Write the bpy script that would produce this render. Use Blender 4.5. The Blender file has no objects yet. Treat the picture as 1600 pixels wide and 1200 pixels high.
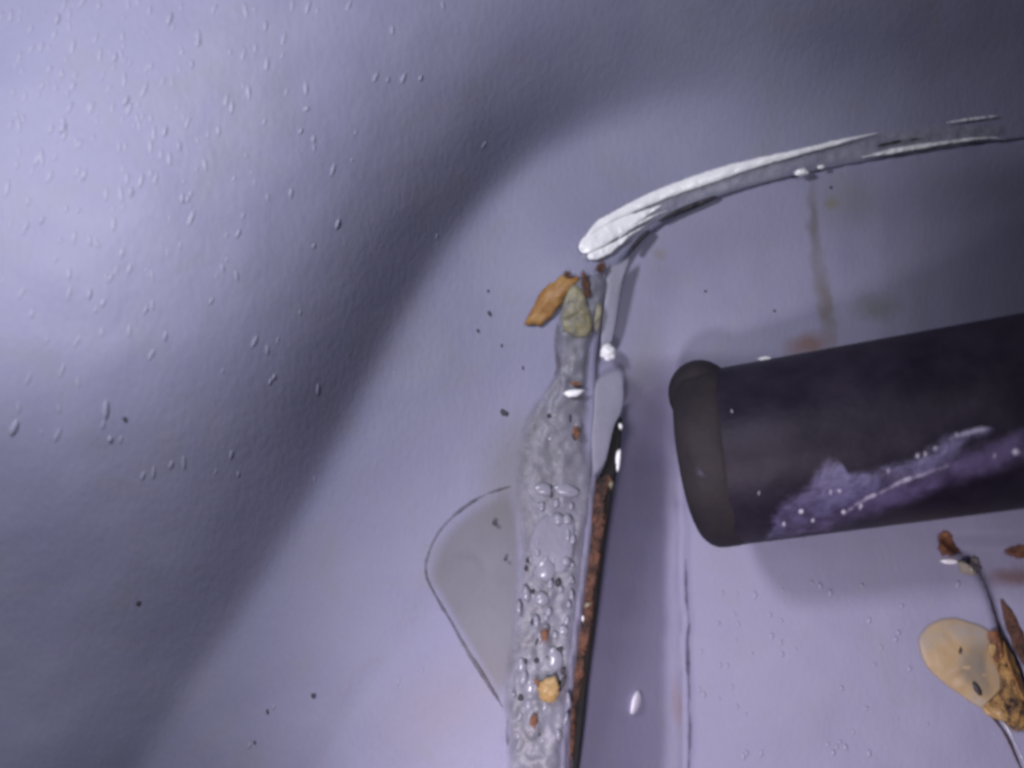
import bpy, math, random
import numpy as np
from mathutils import Vector, Matrix

random.seed(7)
RNG = np.random.default_rng(11)
S = 0.0025          # one working unit (100 photo pixels) is 2.5 mm: the frame is about 40 mm wide
D = 16.0            # camera height in units

scene = bpy.context.scene
# ---------------------------------------------------------------- camera
cam_d = bpy.data.cameras.new("camera")
cam = bpy.data.objects.new("camera", cam_d)
scene.collection.objects.link(cam)
cam.location = (0, 0, D * S)
cam_d.sensor_width = 36
cam_d.lens = 36.0 * D / 16.0
cam_d.clip_start = 0.0005
cam_d.clip_end = 10
cam_d.dof.use_dof = True
cam_d.dof.focus_distance = (D - 0.2) * S
cam_d.dof.aperture_fstop = 45
scene.camera = cam
# ---------------------------------------------------------------- world: the dim inside of a cavity
w = bpy.data.worlds.new("World")
scene.world = w
w.use_nodes = True
w.node_tree.nodes["Background"].inputs[0].default_value = (0.56, 0.58, 0.70, 1)
w.node_tree.nodes["Background"].inputs[1].default_value = 0.048
# ---------------------------------------------------------------- the inspection camera's LEDs and an added fill spot
def spot_lamp(name, x, y, z, tx, ty, power, col, size=0.5, angle=95, blend=1.0):
    l = bpy.data.lights.new(name, 'SPOT')
    l.energy = power
    l.color = col
    l.shadow_soft_size = size * S
    l.spot_size = math.radians(angle)
    l.spot_blend = blend
    o = bpy.data.objects.new(name, l)
    scene.collection.objects.link(o)
    o.location = (x * S, y * S, z * S)
    d = Vector(((tx - x), (ty - y), -z))
    o.rotation_euler = d.to_track_quat('-Z', 'Y').to_euler()
    return o
spot_lamp("led_and_fill", -5.9, 4.3, 12.3, -2.7, 1.4, 0.0385, (0.92, 0.91, 1.0), 1.0, 138)
spot_lamp("led_and_fill", -1.6, -5.6, 12.8, 3.3, -6.2, 0.046, (1.0, 0.895, 1.0), 1.0, 72)
spot_lamp("led_and_fill", 3.6, 3.2, 14.0, 3.0, 2.0, 0.011, (0.95, 0.96, 1.0), 1.0, 36)  # narrow fill spot added to brighten the upper recess
# ---------------------------------------------------------------- exposure
scene.view_settings.view_transform = 'Standard'
scene.view_settings.look = 'None'
scene.view_settings.exposure = 0.0
scene.view_settings.gamma = 1.0
scene.cycles.filter_width = 3.3
scene.cycles.max_bounces = 8

# ================================================================ helpers
def col4(c): return (c[0], c[1], c[2], 1)

def crom(pts, n):
    """Catmull-Rom through the points, n samples at even arc length."""
    p = np.array(pts, float)
    p = np.vstack([2 * p[0] - p[1], p, 2 * p[-1] - p[-2]])
    out = []
    for i in range(1, len(p) - 2):
        t = np.linspace(0, 1, 24, endpoint=False)[:, None]
        a, b, c, d = p[i - 1], p[i], p[i + 1], p[i + 2]
        out.append(0.5 * (2 * b + (c - a) * t + (2 * a - 5 * b + 4 * c - d) * t ** 2 + (3 * b - a - 3 * c + d) * t ** 3))
    out = np.vstack(out + [p[-2][None]])
    L = np.concatenate([[0], np.cumsum(np.linalg.norm(np.diff(out[:, :2], axis=0), axis=1))])
    q = np.linspace(0, L[-1], n)
    return np.stack([np.interp(q, L, out[:, k]) for k in range(out.shape[1])], 1)

def closed(pts, n):
    p = [tuple(a) for a in pts]
    k = len(p)
    full = crom([p[-2], p[-1]] + p + [p[0], p[1], p[2]], n * 4)
    a = np.argmin(np.hypot(*(full[:n] - np.array(p[0])).T))
    f2 = full[a + n:]
    b = a + n + np.argmin(np.hypot(*(f2 - np.array(p[0])).T))
    seg = full[a:b]
    L = np.concatenate([[0], np.cumsum(np.linalg.norm(np.diff(seg, axis=0), axis=1))])
    q = np.linspace(0, L[-1], n, endpoint=False)
    return np.stack([np.interp(q, L, seg[:, i]) for i in range(2)], 1)

def sdist(curve, px, py):
    """signed distance (units) to a polyline in photo pixels; positive on its right-hand side as drawn."""
    c = np.asarray(curve, float)
    t = np.gradient(c, axis=0)
    px = np.asarray(px, float); py = np.asarray(py, float)
    shp = px.shape
    q = np.stack([px.ravel(), py.ravel()], 1)
    out = np.empty(len(q))
    for i in range(0, len(q), 8000):
        b = q[i:i + 8000]
        dx = b[:, None, 0] - c[None, :, 0]; dy = b[:, None, 1] - c[None, :, 1]
        d2 = dx * dx + dy * dy
        j = d2.argmin(1)
        r = np.arange(len(b))
        s = (t[j, 0] * dy[r, j] - t[j, 1] * dx[r, j]) / np.hypot(t[j, 0], t[j, 1])
        out[i:i + 8000] = s + np.clip((np.sqrt(d2[r, j]) - 20) / 20, 0, 1) * (np.sqrt(d2[r, j]) * np.sign(s) - s)
    return out.reshape(shp) / 100.0

_ph = RNG.uniform(0, 6.28, (40, 3))
def wob(px, py, scale, k=0):
    """smooth pseudo-noise about -1..1, wavelength ~ scale px"""
    px = np.asarray(px, float); py = np.asarray(py, float)
    v = 0
    for i in range(7):
        a = _ph[(i + k * 7) % 40]
        f = 6.28 / scale * (0.6 + 0.25 * i)
        an = a[0] * 3.1
        v = v + math.pow(0.8, i) * np.sin(f * (px * math.cos(an) + py * math.sin(an)) + a[1] + 1.3 * np.sin(f * 0.5 * (py * math.cos(an) - px * math.sin(an)) + a[2]))
    return v / 2.6

def P(px, py, z):
    px = np.asarray(px, float); py = np.asarray(py, float); z = np.asarray(z, float)
    k = (D - z) / D
    return np.stack([(px - 800) / 100 * k * S, (600 - py) / 100 * k * S, z * S * np.ones_like(k)], -1)

def ss(a, b, x):
    t = np.clip((np.asarray(x, float) - a) / (b - a), 0, 1)
    return t * t * (3 - 2 * t)

def tag(o, label=None, cat=None, group=None, kind=None):
    if label: o['label'] = label
    if cat: o['category'] = cat
    if group: o['group'] = group
    if kind: o['kind'] = kind
    return o

def mk(name, verts, faces, mat, parent=None, smooth=True, origin=None, thick=None):
    verts = np.asarray(verts, float).reshape(-1, 3)
    o0 = np.array(origin) if origin is not None else np.array([verts[:, 0].mean(), verts[:, 1].mean(), verts[:, 2].min()])
    me = bpy.data.meshes.new(name)
    me.from_pydata((verts - o0).tolist(), [], [tuple(int(i) for i in f) for f in faces])
    me.update()
    if smooth:
        me.polygons.foreach_set('use_smooth', [True] * len(me.polygons))
    me.materials.append(mat)
    if thick is not None:
        at = me.attributes.new('thick', 'FLOAT', 'POINT')
        at.data.foreach_set('value', np.asarray(thick, np.float32))
    o = bpy.data.objects.new(name, me)
    scene.collection.objects.link(o)
    if parent is not None:
        o.parent = parent
        o.location = Vector(o0) - wpos(parent)
    else:
        o.location = o0
    return o

def wpos(o):
    v = Vector(o.location)
    while o.parent is not None:
        o = o.parent
        v = v + Vector(o.location)
    return v

def empty(name, loc, parent=None):
    o = bpy.data.objects.new(name, None)
    o.empty_display_size = 0.002
    scene.collection.objects.link(o)
    o.location = loc
    return o

def gridfaces(nr, nc, wrap=False):
    f = []
    m = nc if wrap else nc - 1
    for r in range(nr - 1):
        for c in range(m):
            c2 = (c + 1) % nc
            f.append((r * nc + c, r * nc + c2, (r + 1) * nc + c2, (r + 1) * nc + c))
    return f

def patch(name, outline, surf, h, mat, parent=None, rings=7, n=48, edge=0.02, rough=0.0, rscale=20, power=0.5, origin=None, rag=0.0):
    """a thin domed piece lying on a surface: outline in photo px, h its height in units, closed underneath"""
    o = closed(outline, n)
    c = o.mean(0)
    if rag:
        d = o - c
        th = np.arctan2(d[:, 1], d[:, 0])
        r = 1 + rag * wob(np.cos(th) * 40 + c[0], np.sin(th) * 40 + c[1], 26, 2)
        o = c + d * r[:, None]
    V = []; T = [np.zeros(n)]
    size = float(np.sqrt(((o - c) ** 2).sum(1)).mean()) / 30.0
    # underside ring first
    bz = surf(o[:, 0], o[:, 1]) - edge - 0.02
    V.append(P(o[:, 0], o[:, 1], bz))
    for k in range(rings):
        u = k / (rings - 1) if rings > 1 else 0
        s = 1 - u * 0.97
        q = c + (o - c) * s
        prof = (1 - (s) ** 2) ** power if k else 0.0
        z = surf(q[:, 0], q[:, 1]) + edge + h * prof
        if rough and k:
            z = z + rough * wob(q[:, 0], q[:, 1], rscale, 3)
        V.append(P(q[:, 0], q[:, 1], z)); T.append(np.full(n, (1 - s) * size))
    V = np.concatenate(V)
    F = gridfaces(rings + 1, n, True)
    top = list(range(rings * n, rings * n + n))
    F.append(top)
    F.append(list(range(n))[::-1])
    F = [f[::-1] for f in F]
    return mk(name, V, F, mat, parent, origin=origin, thick=np.concatenate(T))

def ribbon(name, left, right, surf, h, mat, parent=None, n=120, m=11, edge=0.01, rough=0.0, rscale=30, power=0.5, drop=0.05, ends=0.06, k=2, tmin=0.0):
    """a bead along a line, given its two borders in photo px; rounded top of height h (number or function of t)"""
    a = crom(left, n); b = crom(right, n)
    rows = []; T = []
    for i in range(n):
        t = i / (n - 1)
        e = min(1, t / ends, (1 - t) / ends) if ends else 1
        e = math.sqrt(max(0, 1 - (1 - e) ** 2))
        u = np.linspace(0, 1, m)
        wd = 0.15 + 0.85 * e
        uu = 0.5 + (u - 0.5) * wd
        x = a[i, 0] + (b[i, 0] - a[i, 0]) * uu
        y = a[i, 1] + (b[i, 1] - a[i, 1]) * uu
        hh = h(t) if callable(h) else h
        prof = (1 - (2 * u - 1) ** 2) ** power
        z = surf(x, y) + edge + hh * e * prof + (rough * wob(x, y, rscale, k) * prof if rough else 0)
        x = np.concatenate([[x[0]], x, [x[-1]]]); y = np.concatenate([[y[0]], y, [y[-1]]])
        z = np.concatenate([[z[0] - drop], z, [z[-1] - drop]])
        rows.append(P(x, y, z))
        wpx = math.hypot(a[i, 0] - b[i, 0], a[i, 1] - b[i, 1]) / 60.0; wpx = max(wpx, tmin)
        tt = np.minimum((1 - np.abs(2 * u - 1)) * wpx, e)
        T.append(np.concatenate([[0], tt, [0]]))
    V = np.concatenate(rows)
    nc = m + 2
    F = gridfaces(n, nc)
    for i in range(n - 1):
        F.append((i * nc + nc - 1, i * nc, (i + 1) * nc, (i + 1) * nc + nc - 1))
    F.append(list(range(nc)))
    F.append(list(range((n - 1) * nc, n * nc))[::-1])
    return mk(name, V, F, mat, parent, thick=np.concatenate(T))

_sph = {}
def blob_mesh(name, mat, seg=10, rings=6, bump=0.0, seed=0):
    rr = random.Random(seed)
    V = [(0, 0, 1)]
    for r in range(1, rings):
        th = math.pi * r / rings
        for s in range(seg):
            a = 2 * math.pi * s / seg
            k = 1 + bump * rr.uniform(-1, 1)
            V.append((math.sin(th) * math.cos(a) * k, math.sin(th) * math.sin(a) * k, math.cos(th) * k))
    V.append((0, 0, -1))
    F = [(0, 1 + s, 1 + (s + 1) % seg) for s in range(seg)]
    for r in range(rings - 2):
        for s in range(seg):
            a = 1 + r * seg
            F.append((a + s, a + seg + s, a + seg + (s + 1) % seg, a + (s + 1) % seg))
    e = len(V) - 1
    a = 1 + (rings - 2) * seg
    F += [(e, a + (s + 1) % seg, a + s) for s in range(seg)]
    me = bpy.data.meshes.new(name)
    me.from_pydata(V, [], F)
    me.polygons.foreach_set('use_smooth', [True] * len(me.polygons))
    me.materials.append(mat)
    return me

def blob(name, me, px, py, surf, rx, ry, rz, parent=None, rot=0, sink=0.3):
    """an ellipsoid with shared mesh, sizes in photo px"""
    z = float(surf(np.array([px], float), np.array([py], float))[0])
    q = np.array([[px, py], [px + 4, py], [px, py - 4]], float)
    a, b, c = P(q[:, 0], q[:, 1], surf(q[:, 0], q[:, 1])) / S
    nv = np.cross(b - a, c - a); nv /= np.linalg.norm(nv)
    p = (a + nv * rz / 100 * (1 - 2 * sink)) * S
    o = bpy.data.objects.new(name, me)
    scene.collection.objects.link(o)
    o.scale = (rx * S / 100, ry * S / 100, rz * S / 100)
    o.rotation_euler = (Vector((0, 0, 1)).rotation_difference(Vector(nv)) @ Matrix.Rotation(rot, 3, 'Z').to_quaternion()).to_euler()
    if parent is not None:
        o.parent = parent
        o.location = Vector(p) - wpos(parent)
    else:
        o.location = Vector(p)
    return o

# ================================================================ materials
def new_mat(name):
    m = bpy.data.materials.new(name)
    m.use_nodes = True
    nt = m.node_tree
    b = nt.nodes["Principled BSDF"]
    tc = nt.nodes.new('ShaderNodeTexCoord')
    mp = nt.nodes.new('ShaderNodeVectorMath'); mp.operation = 'MULTIPLY'
    mp.inputs[1].default_value = (1 / S, 1 / S, 1 / S)
    nt.links.new(tc.outputs['Object'], mp.inputs[0])
    return m, nt, b, mp.outputs[0]

def noise(nt, vec, scale, detail=3, rough=0.5, stretch=None, dist=0.0):
    if stretch:
        v = nt.nodes.new('ShaderNodeVectorMath'); v.operation = 'MULTIPLY'
        v.inputs[1].default_value = stretch
        nt.links.new(vec, v.inputs[0]); vec = v.outputs[0]
    n = nt.nodes.new('ShaderNodeTexNoise')
    n.inputs['Scale'].default_value = scale
    n.inputs['Detail'].default_value = detail
    n.inputs['Roughness'].default_value = rough
    n.inputs['Distortion'].default_value = dist
    nt.links.new(vec, n.inputs['Vector'])
    return n.outputs['Fac']

def ramp(nt, fac, stops):
    r = nt.nodes.new('ShaderNodeValToRGB')
    e = r.color_ramp.elements
    while len(e) < len(stops): e.new(0.5)
    for k, (p, c) in enumerate(stops):
        e[k].position = p
        e[k].color = col4(c) if isinstance(c, tuple) else (c, c, c, 1)
    nt.links.new(fac, r.inputs[0])
    return r.outputs[0]

def mixc(nt, fac, a, b):
    m = nt.nodes.new('ShaderNodeMix'); m.data_type = 'RGBA'
    for sock, v in ((m.inputs[0], fac), (m.inputs[6], a), (m.inputs[7], b)):
        if isinstance(v, bpy.types.NodeSocket): nt.links.new(v, sock)
        elif isinstance(v, tuple): sock.default_value = col4(v)
        else: sock.default_value = v
    return m.outputs[2]

def addbump(nt, b, fac, strength, dist, prev=None):
    n = nt.nodes.new('ShaderNodeBump')
    n.inputs['Strength'].default_value = strength
    n.inputs['Distance'].default_value = dist * S
    nt.links.new(fac, n.inputs['Height'])
    if prev: nt.links.new(prev, n.inputs['Normal'])
    nt.links.new(n.outputs[0], b.inputs['Normal'])
    return n.outputs[0]

def add_film(nt, v, b, film):
    """a film that thins out raggedly towards its rim: (opacity, feather, raggedness, noise scale)"""
    op, fe, rag, ns = film
    at = nt.nodes.new('ShaderNodeAttribute'); at.attribute_name = 'thick'
    nz = noise(nt, v, ns, 4, 0.65)
    ma = nt.nodes.new('ShaderNodeMath'); ma.operation = 'MULTIPLY_ADD'
    nt.links.new(nz, ma.inputs[0]); ma.inputs[1].default_value = rag; ma.inputs[2].default_value = -0.5 * rag
    ad = nt.nodes.new('ShaderNodeMath'); ad.operation = 'ADD'
    nt.links.new(at.outputs['Fac'], ad.inputs[0]); nt.links.new(ma.outputs[0], ad.inputs[1])
    mr = nt.nodes.new('ShaderNodeMapRange'); mr.interpolation_type = 'SMOOTHSTEP'
    mr.inputs['From Min'].default_value = 0.0; mr.inputs['From Max'].default_value = fe
    mr.inputs['To Max'].default_value = op
    nt.links.new(ad.outputs[0], mr.inputs['Value'])
    nt.links.new(mr.outputs['Result'], b.inputs['Alpha'])

def simple(name, c1, c2, scale=3, rough=0.5, bump=0.3, bdist=0.05, bscale=8, spec=0.4, lo=0.35, hi=0.65, detail=4, trans=0.0, sss=0.0, film=None):
    if not name.startswith(('white', 'milky', 'pale')):
        c1 = tuple(k * 0.55 for k in c1); c2 = tuple(k * 0.55 for k in c2)
    m, nt, b, v = new_mat(name)
    f = noise(nt, v, scale, detail, 0.6)
    nt.links.new(ramp(nt, f, [(lo, c1), (hi, c2)]), b.inputs['Base Color'])
    b.inputs['Roughness'].default_value = rough
    b.inputs['Specular IOR Level'].default_value = spec
    if bump:
        addbump(nt, b, noise(nt, v, bscale, 4, 0.6), bump, bdist)
    if film: add_film(nt, v, b, film)
    if trans: b.inputs['Transmission Weight'].default_value = trans
    if sss:
        b.inputs['Subsurface Weight'].default_value = sss
        b.inputs['Subsurface Radius'].default_value = (0.3 * S, 0.28 * S, 0.3 * S)
    return m

def paint(name, c, c2, warm, peel=0.55, stains=()):
    """lilac-grey sprayed paint with an orange-peel skin stretched along the spray direction"""
    m, nt, b, v = new_mat(name)
    c, c2, warm = (tuple(k * 0.53 for k in q) for q in (c, c2, warm))
    base = ramp(nt, noise(nt, v, 0.55, 4, 0.55, dist=0.4), [(0.3, c), (0.7, c2)])
    grime = ramp(nt, noise(nt, v, 0.9, 5, 0.6, dist=0.8), [(0.52, 0.0), (0.72, 0.55)])
    base = mixc(nt, grime, base, warm)
    for (px, py, rx, ry, rot, cc, k) in stains:
        cc = tuple(q * 0.53 for q in cc)
        # a dried stain with its own outline, at its own place on the sheet (units on the sheet)
        q = P(px, py, -0.3) / S
        mp = nt.nodes.new('ShaderNodeMapping'); mp.vector_type = 'TEXTURE'
        mp.inputs['Location'].default_value = (q[0], q[1], 0)
        mp.inputs['Rotation'].default_value = (0, 0, rot)
        mp.inputs['Scale'].default_value = (rx / 100, ry / 100, 100)
        nz = nt.nodes.new('ShaderNodeTexNoise'); nz.inputs['Scale'].default_value = 3.0; nz.inputs['Detail'].default_value = 4
        nt.links.new(v, nz.inputs['Vector'])
        wv = nt.nodes.new('ShaderNodeVectorMath'); wv.operation = 'MULTIPLY_ADD'
        wv.inputs[1].default_value = (0.25, 0.25, 0); 
        nt.links.new(nz.outputs['Color'], wv.inputs[0]); nt.links.new(v, wv.inputs[2])
        off = nt.nodes.new('ShaderNodeVectorMath'); off.operation = 'SUBTRACT'; off.inputs[1].default_value = (0.125, 0.125, 0)
        nt.links.new(wv.outputs[0], off.inputs[0])
        nt.links.new(off.outputs[0], mp.inputs['Vector'])
        ln = nt.nodes.new('ShaderNodeVectorMath'); ln.operation = 'LENGTH'
        nt.links.new(mp.outputs[0], ln.inputs[0])
        base = mixc(nt, ramp(nt, ln.outputs['Value'], [(0.25, k), (1.0, 0.0)]), base, cc)
    fine = ramp(nt, noise(nt, v, 14, 2, 0.6, (1.6, 0.7, 1.0)), [(0.3, tuple(x * 0.96 for x in (1, 1, 1))), (0.7, (1.0, 1.0, 1.0))])
    mu = nt.nodes.new('ShaderNodeMix'); mu.data_type = 'RGBA'; mu.blend_type = 'MULTIPLY'
    mu.inputs[0].default_value = 1.0
    nt.links.new(base, mu.inputs[6]); nt.links.new(fine, mu.inputs[7])
    nt.links.new(mu.outputs[2], b.inputs['Base Color'])
    b.inputs['Roughness'].default_value = 0.54
    b.inputs['Specular IOR Level'].default_value = 0.24
    n1 = addbump(nt, b, noise(nt, v, 8.5, 4, 0.6, (1.5, 0.7, 1.0)), peel * 0.42, 0.045)
    addbump(nt, b, noise(nt, v, 1.1, 2, 0.5), 0.12, 0.10, n1)
    return m

LIL = (0.455, 0.455, 0.675); LIL2 = (0.505, 0.505, 0.715); GRY = (0.47, 0.465, 0.56)
M_outer = paint('lilac_paint', LIL, LIL2, GRY, 0.6, [(800, 740, 70, 130, -0.25, (0.38, 0.375, 0.44), 0.8), (700, 1080, 150, 90, 0.5, (0.46, 0.42, 0.53), 0.5)])
M_inner = paint('inner_lilac_paint', (0.475, 0.465, 0.685), (0.525, 0.51, 0.73), (0.49, 0.475, 0.60), 0.4, [
    (1274, 350, 12, 90, 0.05, (0.33, 0.30, 0.34), 0.9), (1290, 470, 18, 90, 0.1, (0.34, 0.30, 0.32), 0.9), (1375, 480, 55, 30, 0.1, (0.36, 0.36, 0.40), 0.8),
    (1262, 538, 50, 26, 0.15, (0.38, 0.26, 0.28), 1.0), (1302, 316, 14, 12, 0, (0.42, 0.38, 0.26), 0.9), (1330, 310, 70, 60, 0, (0.40, 0.39, 0.46), 0.6),
    (1030, 395, 12, 14, 0, (0.45, 0.38, 0.36), 0.6), (1010, 560, 40, 90, 0, (0.42, 0.42, 0.50), 0.5), (1590, 905, 50, 20, 0.1, (0.33, 0.22, 0.24), 0.9), (1076, 1130, 14, 60, 0, (0.48, 0.36, 0.42), 0.6)])
M_nib = simple('paint_nib_paint', (0.50, 0.50, 0.70), (0.60, 0.60, 0.79), rough=0.45, bump=0)
M_white = simple('white_sealant', (0.86, 0.86, 0.92), (0.96, 0.96, 0.98), 4, 0.3, 0.3, 0.04, 9, spec=0.8, film=(1.0, 0.16, 0.22, 6))
M_fillet = simple('ridge_sealant', (0.52, 0.52, 0.66), (0.85, 0.85, 0.99), 3.0, 0.35, 0.5, 0.06, 7, film=(0.45, 0.5, 0.6, 4))
M_bead = simple('grey_sealant', (0.27, 0.27, 0.32), (0.38, 0.38, 0.48), 2.6, 0.4, 0.35, 0.07, 6, film=(0.92, 0.9, 0.7, 3))
M_lobe = simple('drip_sealant', (0.33, 0.325, 0.295), (0.40, 0.39, 0.39), 0.9, 0.55, 0.1, 0.05, 2.0, film=(0.42, 0.9, 0.4, 1.5))
M_lobe_edge = simple('drip_rim', (0.08, 0.075, 0.09), (0.2, 0.19, 0.21), 3, 0.5, 0.2, film=(0.6, 0.12, 0.30, 2.2))
M_bubble = simple('bubble_sealant', (0.35, 0.35, 0.44), (0.50, 0.50, 0.62), 5, 0.25, 0, spec=0.4)
M_pit = simple('dark_mark', (0.05, 0.045, 0.06), (0.10, 0.09, 0.10), 5, 0.6, 0)
M_flap = simple('flap_paint', (0.36, 0.36, 0.48), (0.42, 0.42, 0.55), 1.5, 0.45, 0.3, 0.04, film=(0.9, 0.35, 0.2, 4))
M_yell = simple('yellowed_sealant', (0.36, 0.34, 0.30), (0.52, 0.47, 0.26), 5, 0.4, 0.5, 0.06, 8, film=(0.9, 0.25, 0.3, 6))
M_orange = simple('orange_rust', (0.50, 0.22, 0.06), (0.74, 0.44, 0.16), 4, 0.5, 0.4, 0.05, 9, film=(1.0, 0.08, 0.12, 7))
M_grain = simple('yellow_resin', (0.66, 0.40, 0.14), (0.78, 0.56, 0.30), 5, 0.35, 0.3, film=(1.0, 0.06, 0.08, 7))
M_rust = simple('brown_rust', (0.05, 0.028, 0.025), (0.30, 0.135, 0.085), 4, 0.6, 0.9, 0.10, 12, film=(1.0, 0.26, 0.7, 4))
M_rust2 = simple('red_rust', (0.14, 0.055, 0.035), (0.48, 0.20, 0.09), 4, 0.6, 0.6, 0.06, 10, film=(0.95, 0.2, 0.4, 8))
M_amber = simple('amber_resin', (0.74, 0.52, 0.26), (0.60, 0.54, 0.48), 1.6, 0.45, 0.25, 0.05, 4, lo=0.46, hi=0.7, film=(0.88, 0.25, 0.15, 3))
M_rod = simple('black_plastic', (0.022, 0.016, 0.034), (0.048, 0.037, 0.062), 1.4, 0.5, 0.2, 0.04, 12, 0.14)
M_collar = simple('charcoal_plastic', (0.038, 0.032, 0.044), (0.060, 0.051, 0.056), 1.4, 0.6, 0.3, 0.04, 9, 0.15)
M_black = simple('black_gap', (0.008, 0.008, 0.010), (0.015, 0.014, 0.016), 3, 0.8, 0)

# ================================================================ the two sheet-metal surfaces
FOOT = crom([(50, 1500), (140, 1330), (218, 1200), (290, 1080), (388, 940), (468, 800), (542, 660), (600, 545), (652, 455),
             (705, 375), (765, 305), (840, 240), (940, 185), (1080, 140), (1250, 112), (1450, 100), (1700, 95), (1950, 95)], 420)
CREASE = crom([(720, 900), (640, 1000), (560, 1110), (490, 1220), (420, 1340)], 80)

def z_plate(px, py):
    x = (px - 800) / 100; y = (600 - py) / 100
    return -0.10 * y - 0.012 * np.maximum(x - 1, 0) ** 2 + 0.0 * x

def z_outer(px, py):
    px = np.asarray(px, float); py = np.asarray(py, float)
    s = sdist(FOOT, px, py)
    d = 0.5 * (-s + np.sqrt(s * s + (0.26 + 0.75 * ss(800, 1250, px)) ** 2))
    L = 1.75; A = 1.68 - 0.95 * ss(520, 1150, py)
    z = z_plate(px, py) + A * L * (1 - np.exp(-d / L)) + 0.06 * d
    z = z + 0.34 * np.exp(-(((px - 905) / 105) ** 2 + ((py - 425) / 110) ** 2))
    c = sdist(CREASE, px, py)
    z = z - 0.07 * np.exp(-(c / 0.38) ** 2)
    return z + 0.012 * wob(px, py, 160, 1)

SEAM = [(1900, 188), (1750, 205), (1600, 216), (1500, 228), (1400, 244), (1300, 262), (1200, 284), (1110, 312), (1045, 342), (1000, 374), (965, 415),
        (945, 465), (936, 520), (930, 570), (930, 640), (924, 720), (917, 800), (905, 900), (893, 1000), (884, 1100), (874, 1200), (862, 1320), (850, 1450)]

SEAMC = crom(SEAM, 300)
CRACK = crom([(1440, 800), (1478, 850), (1522, 884), (1545, 930), (1562, 985), (1584, 1045), (1606, 1100), (1640, 1180), (1700, 1300)], 120)
CRACK2 = crom([(1546, 1112), (1572, 1150), (1592, 1195), (1625, 1270), (1650, 1340)], 60)
CHANX = lambda py: 1062 + 10 * ss(600, 1200, py) + 2.0 * wob(py, py * 0, 90, 2)

def z_inner(px, py):
    px = np.asarray(px, float); py = np.asarray(py, float)
    x = (px - 800) / 100; y = (600 - py) / 100
    ds = np.abs(sdist(SEAMC, px, py))
    up = z_plate(px, py) - 0.07 - 0.16 * ss(0.05, 1.2, ds) - 0.06 * np.maximum((px - 1250) / 100, 0) ** 2 * (1 - ss(450, 800, py)) * ss(0.1, 1.6, ds)
    up = up + 0.07 * np.minimum(px - 960, 420) / 100
    g = ss(545, 720, py)
    xs = 925 - 50 * ss(740, 1200, py)
    xr = CHANX(py)
    u = np.clip((px - xs) / (xr - xs), 0, 1)
    wall = -0.10 - 2.3 * (0.4 * (1 - (1 - u) * np.abs(1 - u)) + 0.6 * u) + 0.22 * ss(0.80, 1.0, u)
    right = -2.14 + 0.12 * ss(0, 14, px - xr) + 0.26 * np.maximum(px - xr, 0) / 100
    lowz = np.where(px < xr, wall, right) - 0.14 * y
    z = up * (1 - g) + lowz * g
    # right-hand seam: step down and an open groove
    c = sdist(CRACK, px, py)
    far = ss(830, 860, py)
    z = z - far * 0.18 * ss(0.06, -0.06, c)
    c2 = sdist(CRACK2, px, py)
    z = z - 0.0 * c2
    return z + 0.01 * wob(px, py, 140, 4)

# ---- outer panel
nt_, nu = 420, 190
E = crom(SEAM, nt_)
Bp = crom([(1980, -250), (1600, -270), (1100, -280), (600, -280), (100, -280), (-260, -260), (-280, 100), (-280, 500), (-280, 900), (-270, 1250), (-100, 1460), (250, 1470), (560, 1470)], nt_)
u = np.linspace(0, 1, nu)
GX = E[:, None, 0] + (Bp - E)[:, None, 0] * u[None]
GY = E[:, None, 1] + (Bp - E)[:, None, 1] * u[None]
GZ = z_outer(GX, GY)
GZ[:, 0] -= 0.03
# rolled-down edge flange
fx = np.stack([E[:, 0] + 3, E[:, 0] + 4], 1); fy = np.stack([E[:, 1] + 2, E[:, 1] + 3], 1)
fz = np.stack([GZ[:, 0] - 0.12, GZ[:, 0] - 1.3], 1)
GX = np.concatenate([fx[:, ::-1], GX], 1); GY = np.concatenate([fy[:, ::-1], GY], 1); GZ = np.concatenate([fz[:, ::-1], GZ], 1)
outer = mk('outer_panel', P(GX, GY, GZ).reshape(-1, 3), gridfaces(nt_, nu + 2), M_outer, origin=(0, 0, 0))
tag(outer, 'pale lilac painted metal panel with a deep rounded bend, left of the sealed seam', 'metal panel')

# ---- inner panel
gx = np.arange(830, 2001, 6.0); gy = np.arange(150, 1471, 6.0)
XX, YY = np.meshgrid(gx, gy)
# keep the sheet under the outer panel where they overlap
ZI = z_inner(XX, YY)
sd = sdist(E, XX, YY)          # positive on the right-hand side of the seam as drawn (under the outer panel)
inside = np.where(sd > 0, 1, 0)
ZI = ZI - np.where(sd > 0, np.minimum(sd * 6, 1.2), 0)
inner = mk('inner_panel', P(XX, YY, ZI).reshape(-1, 3), [f[::-1] for f in gridfaces(len(gy), len(gx))], M_inner, origin=(0, 0, -0.5 * S))
tag(inner, 'recessed lilac grey metal panel behind the dark rod, right of the seam', 'metal panel')

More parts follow.
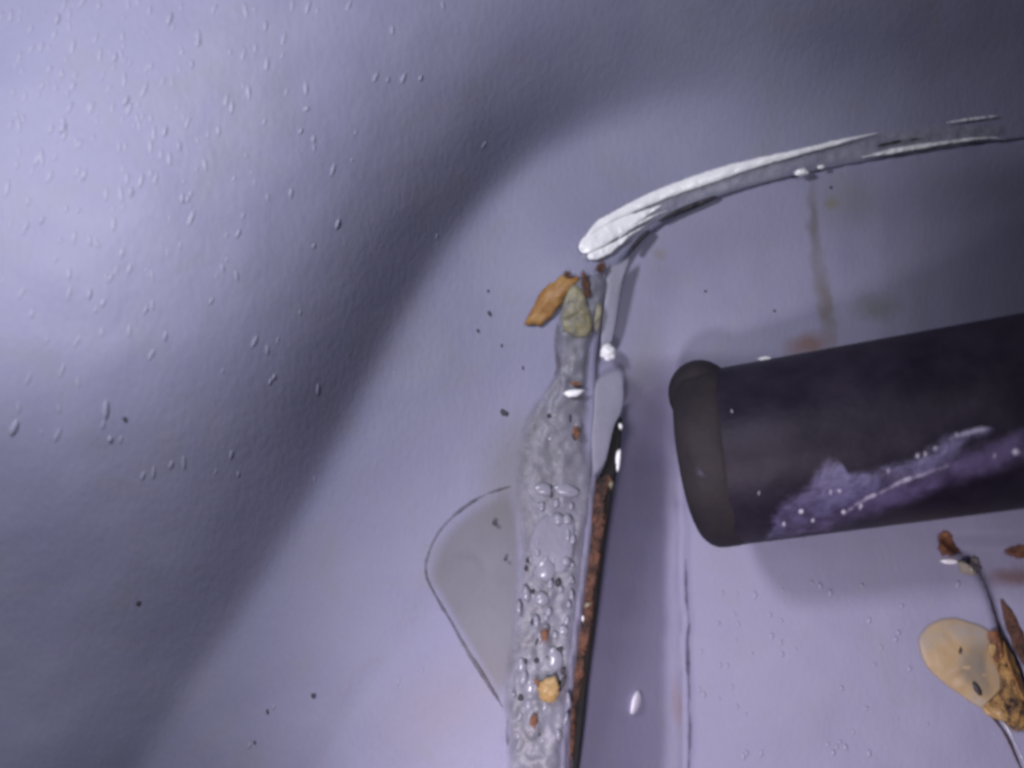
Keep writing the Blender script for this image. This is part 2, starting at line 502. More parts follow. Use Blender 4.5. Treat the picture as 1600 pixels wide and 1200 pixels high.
# ---- paint nibs (parts of the panels)
me_nib = blob_mesh('paint_nib', M_nib, 8, 5, 0.12, 3)
big = [(265, 30, 7, 11), (98, 200, 8, 10), (165, 640, 8, 17), (22, 668, 9, 15), (172, 686, 7, 6), (527, 350, 6, 10), (657, 122, 5, 6), (606, 124, 4, 6), (40, 356, 5, 10),
       (258, 205, 6, 10), (372, 365, 5, 9), (197, 158, 7, 9), (310, 66, 6, 9), (415, 40, 5, 9), (480, 170, 5, 5), (470, 205, 5, 6), (140, 460, 6, 9), (285, 310, 6, 9),
       (258, 525, 5, 9), (228, 484, 5, 8), (280, 228, 5, 9), (65, 345, 5, 8), (130, 275, 5, 8), (490, 384, 4, 5), (622, 1066, 5, 7), (428, 1105, 4, 6), (390, 1165, 5, 6),
       (660, 1046, 4, 4), (330, 470, 4, 7), (300, 100, 5, 7), (205, 300, 6, 8), (180, 90, 6, 8), (90, 30, 7, 9)]
for (x, y, a, b) in big:
    blob('paint_nib', me_nib, x, y, z_outer, a * 0.5, b * 0.8, a * 0.32, outer, rot=random.uniform(-0.5, 0.1), sink=0.25)
k = 0
while k < 235:
    x = random.uniform(0, 760); y = random.uniform(0, 760)
    if random.random() > math.exp(-((x / 420) ** 2 + (y / 560) ** 2) * 0.9): continue
    a = random.uniform(2.2, 4.2)
    blob('paint_nib', me_nib, x, y, z_outer, a * 0.7, a * random.uniform(1.3, 3.0), a * 0.34, outer, rot=random.uniform(-0.5, 0.2), sink=0.3)
    k += 1
for i in range(70):
    x = random.uniform(1080, 1560); y = random.uniform(900, 1200)
    if random.random() > 1 - (x - 1080) / 700: continue
    a = random.uniform(2, 4)
    blob('paint_nib', me_nib, x, y, z_inner, a, a * random.uniform(1.0, 2.0), a * 0.6, inner, rot=random.uniform(-0.4, 0.4), sink=0.3)

# ================================================================ rust in the open seam
def z_gap(px, py): return np.minimum(z_inner(px, py), z_plate(px, py) - 0.3) * 0 + z_plate(px, py) - 0.16
rust = ribbon('rusted_edge', [(930, 748), (923, 790), (913, 830), (912, 870), (905, 920), (902, 960), (893, 1010), (889, 1060), (887, 1100), (884, 1140), (876, 1180), (872, 1230), (860, 1330)],
              [(962, 735), (951, 775), (950, 810), (940, 860), (938, 900), (928, 945), (930, 970), (920, 1010), (913, 1060), (904, 1110), (901, 1150), (897, 1190), (893, 1230), (884, 1330)],
              z_gap, 0.05, M_rust, outer, n=150, m=9, rough=0.018, rscale=45, ends=0.03, drop=0.9, power=0.4)
ribbon('dark_gap', [(928, 748), (919, 800), (911, 860), (902, 930), (892, 1010), (885, 1090), (878, 1150), (870, 1230), (858, 1330)],
       [(963, 735), (955, 790), (946, 850), (936, 930), (927, 1000), (918, 1070), (911, 1140), (902, 1220), (889, 1330)],
       lambda x, y: z_gap(x, y) - 0.03, 0.005, M_black, outer, n=100, m=6, ends=0.02, drop=0.9)
gap = ribbon('dark_gap', [(962, 655), (955, 690), (948, 720), (938, 745)], [(973, 650), (970, 690), (966, 725), (958, 760)],
             z_gap, 0.01, M_black, outer, n=40, m=6, ends=0.1, drop=0.8)

# ================================================================ sealant bead along the seam
bead = empty('sealant_bead', Vector(P(860, 880, 0.2)))
tag(bead, 'grey bubbly sealant bead smeared down the left edge of the seam', 'sealant')
ribbon('bead_body', [(884, 430), (872, 480), (866, 540), (866, 580), (845, 612), (820, 650), (806, 700), (800, 770), (806, 850), (802, 930), (790, 1010), (784, 1090), (788, 1180), (790, 1330)],
       [(962, 425), (945, 480), (925, 540), (922, 590), (924, 640), (924, 700), (932, 760), (926, 830), (917, 910), (906, 1000), (896, 1100), (886, 1200), (872, 1330)],
       z_outer, lambda t: 0.10 + 0.04 * math.sin(t * 9), M_bead, bead, n=260, m=25, tmin=1.7, rough=0.03, rscale=34, ends=0.03, power=0.55)
# the wide thin smear on the lip above the drip
lobe_pts = [(800, 760), (755, 775), (715, 800), (685, 832), (668, 870), (666, 900), (682, 935), (702, 968), (722, 1005), (745, 1042), (765, 1075), (785, 1100), (806, 1060), (812, 960), (815, 860)]
ribbon('drip_rim', [(800, 756), (755, 771), (713, 797), (682, 830), (665, 868), (663, 900), (679, 936), (699, 969), (719, 1006), (742, 1043), (763, 1077), (783, 1108)],
       [(801, 762), (757, 777), (718, 803), (688, 834), (671, 870), (669, 899), (686, 933), (706, 966), (726, 1002), (750, 1040), (772, 1074), (788, 1104)],
       lambda x, y: z_outer(x, y) + 0.012, 0.015, M_lobe_edge, bead, n=120, m=7, ends=0.25, edge=0.004, drop=0.01)
patch('drip_lobe', lobe_pts, z_outer, 0.045, M_lobe, bead, rings=16, n=80, edge=0.010, rough=0.006, rscale=50, power=0.6)
patch('flap', [(930, 590), (950, 574), (972, 572), (977, 605), (974, 640), (962, 664), (955, 690), (948, 720), (940, 738), (926, 748), (922, 700), (926, 640)], lambda x, y: z_plate(x, y) + 0.02, 0.03, M_flap, bead, rings=8, n=50, edge=0.02)
M_facet = simple('facet_paint', (0.49, 0.49, 0.64), (0.56, 0.56, 0.72), 1.5, 0.4, 0.3, 0.04, film=(0.95, 0.25, 0.15, 4))
patch('flap', [(950, 415), (972, 404), (986, 398), (976, 430), (968, 470), (960, 520), (952, 545), (938, 548), (940, 500), (946, 455)], lambda x, y: z_outer(x, y) + 0.0, 0.03, M_facet, bead, rings=8, n=50, edge=0.02)
patch('yellowed_patch', [(893, 440), (912, 452), (922, 480), (928, 510), (918, 528), (896, 530), (878, 516), (874, 490), (882, 460)], lambda x, y: z_outer(x, y) + 0.10, 0.08, M_yell, bead, rings=8, n=44, rough=0.03, rscale=18)
patch('yellowed_patch', [(934, 470), (942, 478), (940, 505), (932, 525), (926, 512), (928, 488)], lambda x, y: z_outer(x, y) + 0.12, 0.06, M_yell, bead, rings=6, n=30, rough=0.02, rscale=18)
for pts in ([(905, 428), (914, 424), (922, 440), (924, 462), (916, 470), (910, 455)], [(876, 428), (884, 420), (896, 424), (894, 434), (884, 438)], [(930, 412), (944, 404), (950, 412), (946, 428), (936, 434), (928, 424)]):
    patch('rust_spot', pts, lambda x, y: z_outer(x, y) + 0.13, 0.05, M_rust, bead, rings=5, n=24, rough=0.02, rscale=12, rag=0.16)
for pts in ([(832, 1062), (842, 1058), (846, 1070), (838, 1076)], [(828, 1118), (838, 1114), (842, 1130), (836, 1142), (826, 1134)], [(844, 985), (856, 982), (858, 1002), (846, 1006)], [(893, 668), (902, 662), (908, 682), (898, 690)], [(886, 596), (902, 594), (912, 600), (898, 606)]):
    patch('rust_spot', pts, lambda x, y: z_outer(x, y) + 0.20, 0.05, M_rust2, bead, rings=5, n=20, rough=0.02, rscale=10, rag=0.16)

def z_beadtop(px, py): return z_outer(px, py) + 0.09
patch('pale_smear', [(850, 800), (880, 798), (900, 820), (898, 870), (884, 895), (850, 900), (828, 885), (826, 840)], z_beadtop, 0.03, M_flap, bead, rings=8, n=40, edge=0.0, rag=0.1)
me_bub = blob_mesh('bubble', M_bubble, 12, 8, 0.10, 5)
me_pit = blob_mesh('pit', M_pit, 8, 6, 0.2, 6)
def bead_x(py, f):
    l = np.interp(py, [580, 612, 650, 700, 770, 850, 930, 1010, 1090, 1200], [870, 850, 826, 812, 812, 820, 816, 802, 795, 796])
    r = np.interp(py, [580, 700, 760, 830, 910, 1000, 1100, 1200], [918, 918, 916, 908, 898, 888, 878, 868])
    return l + (r - l) * f
for (x, y, a, b, zz) in [(868, 645, 8, 8, 6), (880, 660, 10, 12, 7), (860, 682, 9, 9, 6), (902, 665, 6, 8, 5), (850, 765, 16, 10, 7), (885, 766, 20, 10, 7), 
                         (872, 812, 10, 10, 9), (886, 812, 8, 9, 8), (887, 836, 5, 12, 7), (884, 877, 8, 8, 8), (852, 890, 16, 18, 8), (822, 928, 7, 12, 8), (846, 936, 12, 11, 8), (811, 950, 5, 11, 7),
                         (838, 972, 6, 11, 8), (853, 965, 5, 6, 6), (853, 981, 6, 6, 6), (880, 985, 8, 8, 5), (893, 930, 4, 9, 6), (866, 1030, 13, 18, 8), (815, 1040, 8, 12, 7), (818, 1060, 7, 12, 8),
                         (830, 1075, 10, 12, 6), (826, 1103, 7, 10, 7), (888, 1094, 4, 12, 7), (884, 1124, 4, 10, 7), (872, 1148, 5, 9, 6), (846, 1165, 8, 9, 6), (862, 1178, 7, 8, 5), (838, 1192, 9, 9, 6)]:
    blob('bubble', me_bub, x, y, z_beadtop, a, b, zz * 0.6, bead, rot=random.uniform(-0.3, 0.1), sink=0.35)
for i in range(40):
    y = random.uniform(740, 1200); x = float(bead_x(y, random.uniform(0.05, 0.97)))
    a = random.uniform(2.5, 6)
    blob('bubble', me_bub, x, y, z_beadtop, a, a * random.uniform(0.9, 1.7), a * 0.6, bead, rot=random.uniform(-0.4, 0.2), sink=0.3)
for (x, y, a, b) in [(872, 910, 5, 6), (858, 1028, 5, 6), (874, 1014, 7, 3), (838, 1032, 4, 4), (820, 1033, 4, 5), (814, 1090, 5, 5), (812, 950, 3, 8), (832, 972, 3, 5), (822, 888, 3, 4), (824, 876, 3, 3),
                     (879, 1066, 4, 12), (880, 1048, 4, 6), (840, 1000, 2, 8), (890, 655, 3, 10), (898, 680, 4, 8), (858, 650, 4, 4), (833, 924, 3, 4), (842, 1145, 3, 6), (890, 770, 2, 3), (861, 768, 2, 10)]:
    blob('pit', me_pit, x, y, z_beadtop, a, b, 4, bead, rot=random.uniform(-0.5, 0.5), sink=0.35)
ribbon('bead_crack', [(790, 1125), (788, 1150), (790, 1165)], [(795, 1125), (794, 1150), (796, 1165)], lambda x, y: z_outer(x, y) + 0.10, 0.02, M_lobe_edge, bead, n=20, m=5, ends=0.3)
ribbon('bead_crack', [(868, 505), (864, 540), (868, 572), (862, 586)], [(874, 505), (871, 540), (875, 572), (868, 590)], lambda x, y: z_outer(x, y) + 0.05, 0.02, M_lobe_edge, bead, n=30, m=5, ends=0.3)
ribbon('bead_crack', [(921, 480), (923, 510), (917, 545), (910, 572)], [(925, 480), (927, 510), (921, 545), (915, 572)], lambda x, y: z_outer(x, y) + 0.22, 0.02, M_lobe_edge, bead, n=30, m=5, ends=0.3)

# ================================================================ white ridge along the upper seam
ridge = empty('sealant_ridge', Vector(P(1180, 270, -0.2)))
tag(ridge, 'glossy white sealant ridge curving along the upper edge of the recess', 'sealant')
ribbon('ridge_body', [(896, 400), (903, 376), (930, 346), (975, 322), (1030, 298), (1100, 273), (1180, 250), (1260, 229), (1340, 209), (1400, 198), (1480, 188), (1570, 178)],
       [(925, 418), (950, 408), (985, 384), (1010, 364), (1045, 342), (1110, 314), (1180, 292), (1260, 272), (1340, 255), (1400, 246), (1480, 236), (1575, 226)],
       z_outer, lambda t: 0.11 - 0.04 * t, M_fillet, ridge, n=200, m=19, rough=0.015, rscale=26, ends=0.2)
def z_ridge(px, py): return z_outer(px, py) + 0.085
def strand(pts, wds, h, mat, up=0.0, n=90):
    c = crom([(p[0], p[1]) for p in pts], n)
    wd = np.interp(np.linspace(0, 1, n), np.linspace(0, 1, len(wds)), wds)
    t = np.gradient(c, axis=0); t /= np.linalg.norm(t, axis=1)[:, None]
    nn = np.stack([-t[:, 1], t[:, 0]], 1)
    a = c - nn * wd[:, None]; b = c + nn * wd[:, None]
    return ribbon('strand', a, b, lambda x, y: z_ridge(x, y) + up, h, mat, ridge, n=n, m=9, rough=0.015, rscale=18, ends=0.12)
strand([(906, 386), (935, 352), (980, 328), (1035, 303), (1105, 278), (1180, 255), (1260, 235), (1330, 217), (1375, 207)], [7, 9, 11, 12, 12, 9, 7, 6, 3], 0.07, M_white, 0.02)
strand([(906, 392), (925, 378), (955, 360), (995, 340), (1035, 320)], [14, 18, 16, 9, 3], 0.06, M_white, 0.02)
strand([(965, 372), (990, 354), (1020, 338), (1045, 328)], [3, 4, 4, 2], 0.05, M_white, 0.04)
strand([(918, 402), (950, 390), (985, 366), (1010, 352)], [10, 9, 5, 2], 0.05, M_white, 0.0)
strand([(1345, 246), (1385, 238), (1430, 230), (1490, 221), (1545, 215), (1575, 219)], [3, 6, 6, 5, 4, 2], 0.05, M_white, 0.0)
strand([(1478, 192), (1510, 187), (1540, 183), (1560, 181)], [2, 4, 4, 2], 0.05, M_white, -0.02)
strand([(1400, 222), (1440, 215), (1500, 205), (1560, 200)], [4, 7, 7, 4], 0.02, M_lobe, 0.0)
for (pts, wd) in [([(1030, 345), (1060, 330), (1095, 316), (1120, 306)], [2, 4, 4, 2]), ([(985, 392), (1000, 374), (1015, 360)], [3, 4, 2]), ([(1370, 228), (1400, 222), (1440, 216)], [2, 3, 1])]:
    c = strand(pts, wd, 0.03, M_pit, -0.03, n=40)
    c.name = 'dark_line'  # thin dark lines along the ridge

# ================================================================ dark rod
def unp(px, py, z): return P(px, py, z) / S
A0 = unp(1078, 722, 0.55); B0 = unp(1600, 641, 2.0)
ax = (B0 - A0); ax /= np.linalg.norm(ax)
sidev = np.cross(np.array([0, 0, 1.0]), ax); sidev /= np.linalg.norm(sidev)     # points to image top
upv = np.cross(ax, sidev)
R = 1.315
C0 = np.array([0, 0, D])
def z_rod(px, py, r=R):
    px = np.asarray(px, float); py = np.asarray(py, float)
    d = np.stack([(px - 800) / 100, (600 - py) / 100, -D * np.ones_like(px)], -1)
    dp = d - (d @ ax)[..., None] * ax
    m = (C0 - A0); mp_ = m - (m @ ax) * ax
    a = (dp * dp).sum(-1); b = 2 * (dp @ mp_); c = mp_ @ mp_ - r * r
    disc = np.maximum(b * b - 4 * a * c, 0)
    t = (-b - np.sqrt(disc)) / (2 * a)
    return D - D * t
def revolve(name, prof, mat, parent, off=0.0, n=72, roughn=0.0):
    V = []
    for (s, r) in prof:
        th = np.linspace(0, 2 * math.pi, n, endpoint=False)
        rr = r * (1 + roughn * wob(th * 60, s * 80 + th * 0, 50, 1))
        p = A0 + ax * s + sidev * off + rr[:, None] * (np.cos(th)[:, None] * sidev + np.sin(th)[:, None] * upv)
        V.append(p * S)
    V = np.concatenate(V)
    F = gridfaces(len(prof), n, True)
    F.append(list(range(n))); F.append(list(range((len(prof) - 1) * n, len(prof) * n))[::-1])
    return mk(name, V, [f[::-1] for f in F], mat, parent)
rod = empty('rod', Vector(A0 * S))
tag(rod, 'black plastic rod with a rounded collar end, reaching in from the right edge', 'rod')
revolve('shaft', [(0.35, 1.0), (0.36, R - 0.02), (0.6, R), (1.5, R), (3, R), (5, R), (7, R), (9.4, R), (9.5, 1.2)], M_rod, rod)
cp = []
W, RC, rd = 0.84, 1.335, 0.34
for k in range(13):
    a = math.pi / 2 * k / 12
    cp.append((rd - rd * math.cos(a), RC - rd + rd * math.sin(a)))
cp = [(0.0, 0.4), (0.0, 0.9)] + cp + [(0.5, RC)]
for k in range(1, 11):
    a = math.pi / 2 * k / 10
    cp.append((W - 0.26 + 0.26 * math.sin(a), RC - 0.26 + 0.26 * math.cos(a)))
cp += [(W + 0.03, R - 0.14)]
revolve('collar', cp, M_collar, rod, off=0.015, roughn=0.008)
lug = mk('end_lug', *(lambda: (np.array([[ (A0 + ax * (0.36 + 0.48 * math.cos(t) * math.sin(p)) + sidev * (RC - 0.34 + 0.46 * math.cos(p) * 1.1) + upv * (0.1 + 0.45 * math.sin(t) * math.sin(p))) * S for t in np.linspace(0, 2 * math.pi, 20, endpoint=False)] for p in np.linspace(0.02, math.pi - 0.02, 14)]).reshape(-1, 3), gridfaces(14, 20, True)))(), M_collar, rod)
# violet sheen on the rod's lower side, put into lavender film patches
M_sheen = None
def sheenmat():
    m, nt, b, v = new_mat('lavender_sheen')
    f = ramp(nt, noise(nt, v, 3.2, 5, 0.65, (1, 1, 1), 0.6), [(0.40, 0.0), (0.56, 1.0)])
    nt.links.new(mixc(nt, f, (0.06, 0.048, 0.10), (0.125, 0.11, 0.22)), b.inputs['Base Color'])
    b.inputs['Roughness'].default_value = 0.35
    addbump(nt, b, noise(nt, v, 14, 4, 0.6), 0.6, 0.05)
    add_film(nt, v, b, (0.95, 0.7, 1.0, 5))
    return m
M_sheen = sheenmat()
M_sheen2 = simple('faint_sheen', (0.12, 0.09, 0.19), (0.27, 0.21, 0.44), 3, 0.35, 0.4, 0.04, 12, film=(0.8, 0.8, 0.8, 3))
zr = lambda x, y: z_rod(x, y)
ribbon('painted_sheen', [(1192, 836), (1210, 790), (1235, 765), (1262, 750), (1285, 714), (1308, 712), (1322, 735), (1370, 726), (1420, 712), (1470, 680), (1520, 666), (1552, 662)],
       [(1200, 850), (1240, 838), (1270, 826), (1300, 816), (1325, 802), (1345, 792), (1365, 784), (1395, 770), (1435, 752), (1475, 738), (1520, 700), (1556, 676)], zr, 0.012, M_sheen, rod, n=120, m=15, rough=0.006, rscale=20, ends=0.03, edge=0.006, drop=0.02)
ribbon('painted_sheen', [(1205, 832), (1290, 780), (1380, 748), (1460, 712), (1560, 676), (1680, 644)], [(1236, 846), (1310, 832), (1390, 806), (1470, 776), (1570, 740), (1690, 702)], zr, 0.004, M_sheen2, rod, n=80, m=9, rough=0.003, rscale=20, ends=0.1, edge=0.002, drop=0.02)
patch('painted_sheen', [(1082, 728), (1092, 726), (1102, 738), (1108, 748), (1094, 748), (1084, 742)], lambda x, y: z_rod(x, y, RC + 0.02), 0.01, M_sheen, rod, rings=4, n=20, edge=0.0)
M_glint = simple('pale_glint', (0.42, 0.38, 0.50), (0.62, 0.58, 0.68), 6, 0.2, 0)
M_streak = simple('pale_glint_streak', (0.20, 0.17, 0.30), (0.50, 0.46, 0.60), 6, 0.3, 0.4, film=(0.9, 0.16, 0.38, 6))  # broken line of glints, given as pale colour
ribbon('painted_sheen', [(1312, 802), (1345, 779), (1376, 766), (1400, 752), (1440, 736), (1484, 722)], [(1320, 808), (1350, 787), (1380, 773), (1404, 761), (1444, 746), (1486, 730)], zr, 0.02, M_streak, rod, n=70, m=7, ends=0.1, edge=0.012, drop=0.02)
ribbon('painted_sheen', [(1480, 682), (1505, 672), (1530, 666), (1548, 664)], [(1484, 692), (1508, 684), (1534, 677), (1550, 674)], zr, 0.02, M_streak, rod, n=40, m=7, ends=0.1, edge=0.012, drop=0.02)
me_fl = blob_mesh('painted_glint', M_glint, 8, 6, 0.2, 9)  # pale dots painted in as glints on the plastic
for (x, y, a, b) in [(1298, 768, 3, 8), (1312, 766, 4, 5), (1225, 818, 3, 9), (1252, 798, 5, 7), (1318, 799, 4, 5), (1345, 790, 3, 9), (1388, 735, 3, 8), 
                     (1434, 712, 3, 7), (1446, 709, 4, 7), (1462, 700, 3, 4), (1495, 680, 3, 7), (1513, 677, 6, 6), (1535, 671, 8, 6), (1554, 712, 2, 6),
                     (1588, 706, 10, 6), (1270, 812, 4, 5), (1186, 770, 2, 5), (1144, 643, 2, 5)]:
    rz_ = z_rod if x > 1180 else (lambda p, q: z_rod(p, q, RC + 0.02))
    blob('painted_glint', me_fl, x, y, rz_, a * random.uniform(0.45, 0.8), b * random.uniform(0.5, 0.75), 3, rod, rot=random.uniform(-0.4, 0.2), sink=0.4)
for (x, y, r_) in [(1075, 679, 4.5), (1125, 850, 5)]:
    blob('painted_glint', me_fl, x, y, lambda p, q: p * 0 + 0.75, r_, r_, r_, rod, sink=0.5)

# ================================================================ small things
o = patch('rust_flake', [(820, 508), (828, 488), (842, 462), (862, 440), (884, 430), (905, 432), (900, 446), (886, 462), (872, 484), (856, 500), (838, 512)], lambda x, y: z_outer(x, y) + 0.05, 0.10, M_orange, rings=8, n=50, rough=0.02, rscale=20, rag=0.14)
tag(o, 'long orange rust flake lying beside the yellowed top of the sealant bead', 'rust flake')
o = patch('resin_grain', [(842, 1068), (852, 1058), (868, 1058), (876, 1070), (874, 1088), (862, 1099), (848, 1096), (840, 1084)], lambda x, y: z_outer(x, y) + 0.20, 0.12, M_grain, rings=7, n=36, rough=0.02, rscale=14, rag=0.14)
tag(o, 'round yellow resin grain stuck low on the bubbly sealant bead', 'resin grain')
o = patch('sealant_crumb', [(936, 545), (942, 536), (954, 536), (963, 546), (962, 560), (950, 566), (938, 560)], lambda x, y: z_plate(x, y) + 0.16, 0.16, M_white, rings=6, n=30, rough=0.03, rscale=14, rag=0.14)
tag(o, 'whitish sealant crumb beside the narrow neck of the bead', 'crumb')
o = patch('sealant_crumb', [(1238, 270), (1246, 263), (1260, 262), (1266, 269), (1258, 276), (1244, 277)], z_ridge, 0.10, M_white, rings=6, n=30, rough=0.02, rscale=10, rag=0.14)
tag(o, 'white sealant crumb on the lower rim of the white ridge', 'crumb')
o = patch('sealant_crumb', [(1274, 260), (1282, 256), (1290, 257), (1290, 264), (1280, 266)], z_ridge, 0.08, M_white, rings=5, n=24, rag=0.14)
tag(o, 'tiny white crumb just right of the larger crumb on the ridge', 'crumb')
o = patch('sealant_crumb', [(878, 616), (882, 610), (898, 607), (914, 608), (912, 615), (900, 621), (884, 622)], lambda x, y: z_outer(x, y) + 0.2, 0.08, M_white, rings=5, n=28, rag=0.14)
tag(o, 'short white sliver lying across the top of the grey bead', 'crumb')
M_drop = simple('milky_droplet', (0.74, 0.73, 0.82), (0.82, 0.80, 0.88), 4, 0.08, 0)
o = patch('droplet', [(985, 1105), (988, 1090), (996, 1078), (1003, 1084), (1002, 1100), (994, 1114), (986, 1116)], z_inner, 0.14, M_drop, rings=7, n=30)
tag(o, 'single milky droplet on the shaded channel below the rod end', 'droplet')
o = patch('paint_glint', [(961, 712), (966, 700), (971, 702), (970, 722), (966, 738), (962, 734)], lambda x, y: z_plate(x, y) + 0.02, 0.06, M_white, rings=5, n=24, rag=0.14)
o.name = 'chip_and_glint'; tag(o, 'thin white painted glint at the right side of the black gap', 'paint chip')  # glint beside the gap, painted as a white patch
o = patch('chip_and_glint', [(965, 664), (969, 658), (974, 664), (972, 673), (967, 672)], lambda x, y: z_plate(x, y) + 0.02, 0.06, M_white, rings=5, n=20, rag=0.14)
tag(o, 'small white painted glint at the upper end of the black gap', 'paint chip')  # second gap glint, also put in as white colour
o = patch('chip_and_glint', [(908, 963), (911, 958), (914, 965), (912, 974), (908, 972)], lambda x, y: z_gap(x, y) + 0.1, 0.05, M_white, rings=5, n=20, rag=0.14)
tag(o, 'bright white chip stuck on the rusty edge of the seam', 'paint chip')
o = patch('chip_and_glint', [(912, 942), (922, 938), (926, 944), (918, 952), (912, 954)], lambda x, y: z_gap(x, y) + 0.08, 0.04, M_yell, rings=5, n=20, rag=0.14)
tag(o, 'dull tan chip on the rusty edge just above the bright chip', 'paint chip')
o = patch('chip_and_glint', [(950, 752), (957, 746), (960, 758), (956, 768), (950, 764)], lambda x, y: z_gap(x, y) + 0.1, 0.04, M_yell, rings=5, n=20, rag=0.14)
tag(o, 'tan chip at the top of the rusty edge under the black gap', 'paint chip')

# amber blob with its rust, on the right-hand seam
amber = patch('resin_blob', [(1432, 1005), (1438, 985), (1455, 970), (1485, 962), (1512, 968), (1545, 982), (1556, 1010), (1566, 1050), (1575, 1090), (1582, 1122), (1560, 1122), (1530, 1108), (1500, 1088), (1470, 1066), (1444, 1040)], z_inner, 0.05, M_amber, rings=12, n=60, rough=0.008, rscale=40, power=0.7)
tag(amber, 'rounded amber resin blob spread beside the rusty crack at lower right', 'resin')
M_crust = simple('rust_crust', (0.07, 0.035, 0.03), (0.72, 0.42, 0.14), 4.5, 0.5, 0.9, 0.10, 10, lo=0.40, hi=0.60, film=(1.0, 0.18, 0.35, 7))
patch('rust_crust', [(1552, 984), (1566, 992), (1580, 1022), (1594, 1060), (1606, 1100), (1604, 1136), (1588, 1142), (1562, 1126), (1534, 1106), (1556, 1098), (1562, 1060), (1550, 1030), (1544, 1004)], lambda x, y: z_inner(x, y) + 0.07, 0.05, M_crust, amber, rings=9, n=60, rough=0.02, rscale=14, rag=0.1)
patch('clear_film', [(1488, 1040), (1500, 1010), (1520, 992), (1540, 1000), (1545, 1030), (1552, 1070), (1556, 1098), (1535, 1096), (1506, 1074), (1490, 1060)], lambda x, y: z_inner(x, y) + 0.045, 0.012, M_lobe, amber, rings=8, n=40, rough=0.008, rscale=30)
patch('rust_spot', [(1545, 985), (1556, 982), (1566, 1000), (1572, 1020), (1568, 1036), (1556, 1036), (1546, 1018), (1542, 1000)], lambda x, y: z_inner(x, y) + 0.10, 0.04, M_rust2, amber, rings=6, n=30, rough=0.02, rscale=12, rag=0.16)
patch('rust_spot', [(1560, 1040), (1576, 1036), (1588, 1060), (1596, 1085), (1600, 1110), (1594, 1135), (1580, 1128), (1568, 1105), (1564, 1075)], lambda x, y: z_inner(x, y) + 0.11, 0.05, M_crust, amber, rings=7, n=36, rough=0.03, rscale=12, rag=0.16)
patch('ochre_crust', [(1566, 1000), (1576, 1010), (1588, 1035), (1600, 1070), (1606, 1095), (1598, 1096), (1586, 1066), (1574, 1040)], lambda x, y: z_inner(x, y) + 0.14, 0.04, M_orange, amber, rings=6, n=30, rough=0.02, rscale=10, rag=0.16)
patch('ochre_crust', [(1546, 1006), (1556, 1008), (1558, 1020), (1550, 1026), (1543, 1018)], lambda x, y: z_inner(x, y) + 0.15, 0.03, M_grain, amber, rings=5, n=20, rough=0.02, rscale=10, rag=0.16)
patch('ochre_crust', [(1536, 1104), (1560, 1106), (1576, 1118), (1574, 1130), (1556, 1124), (1540, 1116)], lambda x, y: z_inner(x, y) + 0.10, 0.03, M_grain, amber, rings=5, n=24, rough=0.02, rscale=10, rag=0.16)
blob('pit', me_pit, 1526, 1076, lambda x, y: z_inner(x, y) + 0.11, 4, 11, 3, amber, rot=0.5)
blob('pit', me_pit, 1500, 1017, lambda x, y: z_inner(x, y) + 0.11, 2, 5, 2, amber)
# rust on the inner panel by the crack
patch('rust_stain', [(1462, 836), (1474, 830), (1486, 832), (1492, 848), (1502, 860), (1508, 868), (1490, 870), (1470, 870), (1464, 855)], z_inner, 0.04, M_rust2, inner, rings=6, n=36, rough=0.01, rscale=14, edge=0.012, rag=0.16)
patch('rust_stain', [(1566, 862), (1580, 852), (1605, 850), (1630, 856), (1630, 874), (1600, 875), (1575, 870)], z_inner, 0.03, M_rust2, inner, rings=6, n=36, rough=0.01, rscale=14, edge=0.012, rag=0.16)
patch('rust_stain', [(1560, 930), (1570, 935), (1585, 960), (1600, 990), (1620, 1030), (1640, 1060), (1620, 1062), (1596, 1040), (1578, 1004), (1566, 965)], z_inner, 0.03, M_rust, inner, rings=6, n=40, rough=0.01, rscale=14, edge=0.012, rag=0.16)
patch('paint_edge', [(1464, 874), (1485, 872), (1500, 876), (1494, 882), (1476, 882)], z_inner, 0.03, M_white, inner, rings=4, n=24)
o = patch('resin_grain', [(1494, 880), (1504, 874), (1512, 884), (1520, 868), (1530, 876), (1533, 890), (1520, 898), (1502, 896)], z_inner, 0.10, M_yell, rings=6, n=40, rough=0.02, rscale=14, rag=0.14)
o.data.materials[0] = simple('cream_resin', (0.55, 0.50, 0.42), (0.66, 0.60, 0.50), 4, 0.35, 0.3)
tag(o, 'cream resin lump below the brown rust patch under the rod', 'resin grain')
M_crk = simple('crack_dark', (0.05, 0.03, 0.03), (0.14, 0.075, 0.06), 4, 0.7, 0, film=(0.95, 0.07, 0.2, 4))
def rib_line(name, c, wd, surf, mat, parent):
    t = np.gradient(c, axis=0); t /= np.linalg.norm(t, axis=1)[:, None]
    nn = np.stack([-t[:, 1], t[:, 0]], 1)
    return ribbon(name, c - nn * wd, c + nn * wd, surf, 0.01, mat, parent, n=100, m=5, ends=0.1, drop=0.02)
rib_line('open_crack', crom([(1510, 878), (1530, 895), (1545, 930), (1562, 985), (1582, 1040), (1606, 1100), (1640, 1180)], 100), 2.0, lambda x, y: z_inner(x, y) + 0.03, M_crk, inner)
rib_line('open_crack', crom([(1548, 1116), (1572, 1150), (1592, 1195), (1620, 1260)], 60), 2.5, lambda x, y: z_inner(x, y) + 0.03, M_crk, inner)
rib_line('white_edge', crom([(1545, 1108), (1570, 1132), (1595, 1180), (1625, 1240)], 60), 2.5, lambda x, y: z_inner(x, y) + 0.02, M_white, inner)
yy = np.linspace(870, 1300, 60)
rib_line('panel_joint', np.stack([CHANX(yy) + 5, yy], 1), 3.5, lambda x, y: z_inner(x, y) + 0.015, simple('joint_grime', (0.13, 0.12, 0.19), (0.2, 0.18, 0.27), 3, 0.6, 0, film=(0.55, 0.14, 0.42, 1.6)), inner)
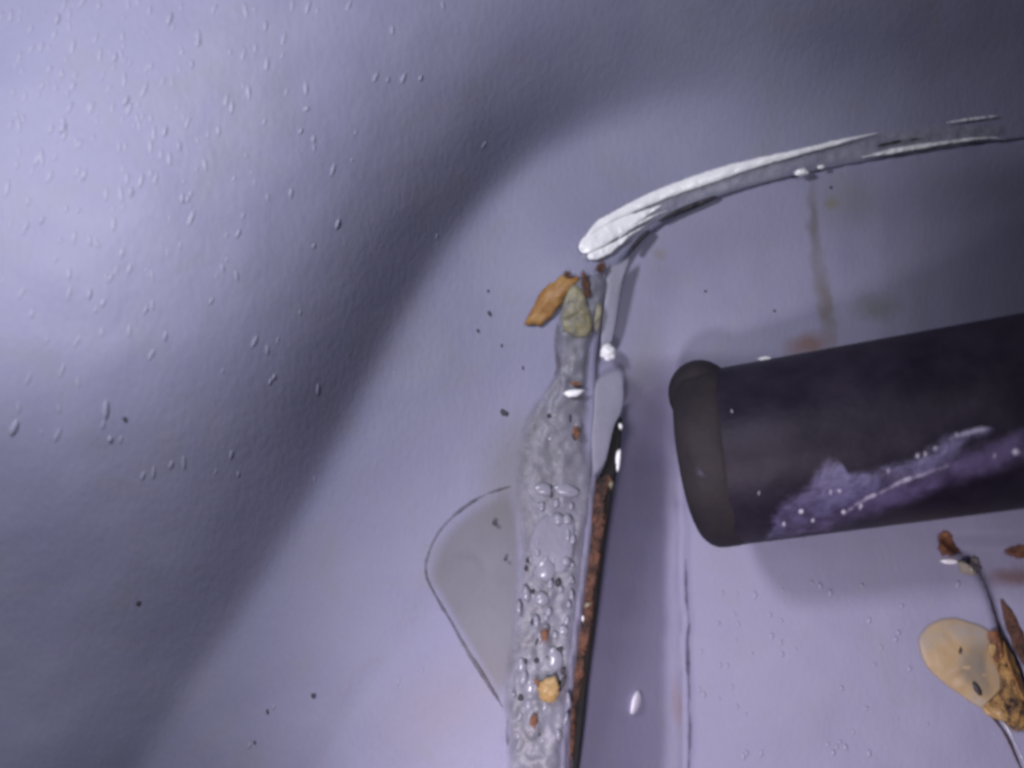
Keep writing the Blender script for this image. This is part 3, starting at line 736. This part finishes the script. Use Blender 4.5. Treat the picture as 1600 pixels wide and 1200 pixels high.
# faint drip stains on the upper recess
M_stain = simple('brown_stain', (0.36, 0.34, 0.40), (0.44, 0.42, 0.50), 2, 0.45, 0.1)
M_stain2 = simple('pink_stain', (0.36, 0.29, 0.32), (0.44, 0.36, 0.40), 2, 0.5, 0.1)
M_ytrace = simple('yellow_trace', (0.42, 0.39, 0.30), (0.48, 0.45, 0.36), 3, 0.5, 0.1)
patch('white_edge', [(1180, 560), (1195, 556), (1208, 558), (1206, 564), (1190, 566)], z_inner, 0.02, M_white, inner, rings=4, n=20)

# dirt specks, each one loose
M_speck = simple('speck_dirt', (0.07, 0.065, 0.09), (0.13, 0.12, 0.15), 5, 0.7, 0)
me_spk = blob_mesh('dirt_speck', M_speck, 8, 6, 0.25, 12)
for (x, y, a, b, rot, lab, sf) in [
    (788, 645, 9, 5.5, -0.6, 'largest dark dirt speck on the lilac lip left of the bead', z_outer),
    (773, 818, 5, 4, -0.6, 'small black dirt speck high on the grey sealant drip', lambda x, y: z_outer(x, y) + 0.13),
    (790, 874, 4, 4, -0.4, 'brownish dirt speck in the middle of the grey sealant drip', lambda x, y: z_outer(x, y) + 0.14),
    (490, 1087, 4.5, 5, 0, 'lone brown dirt speck on the lilac panel low at left', z_outer),
    (1298, 293, 3, 4, 0, 'dark dirt speck just below the white ridge near the yellow trace', z_inner),
    (1065, 289, 3, 2.5, 0, 'dirt speck clinging to the lower rim of the white ridge', lambda x, y: z_ridge(x, y)),
    (1210, 486, 3, 3, 0, 'dirt speck on the recessed panel above the dark rod', z_inner),
    (1102, 455, 3, 3, 0, 'dirt speck on the recessed panel right of the bead top', z_inner),
    (765, 490, 4, 7, 0.5, 'longer dirt speck on the lip left of the orange flake', z_outer),
    (747, 517, 3, 5, 0.5, 'thin dirt speck on the lip below and left of the orange flake', z_outer),
    (784, 540, 2.5, 4, 0, 'small dirt speck on the lip under the orange flake', z_outer),
    (763, 455, 3, 3.5, 0, 'faint dirt speck above and left of the orange flake', z_outer),
    (817, 575, 2, 5, 0, 'hair thin dirt speck on the lip beside the bead neck', z_outer),
    (418, 1112, 3, 6, 0.1, 'dirt speck on the lower left lip among pale nibs', z_outer),
    (398, 1160, 3, 4, 0.1, 'dirt speck nearest the bottom edge on the lower left lip', z_outer),
    (216, 942, 4, 6, -0.5, 'dirt speck alone in the dark bend at lower left', z_outer),
    (195, 655, 4, 6, 0.2, 'olive dirt speck beside the big pale nib at left', z_outer)]:
    s = blob('dirt_speck', me_spk, x, y, sf, a * (0.85 if a > 4.4 else 0.66), b * (0.85 if a > 4.4 else 0.7), 2, None, rot=rot, sink=0.35)
    tag(s, lab, 'dirt speck', 'dirt specks on the painted metal')
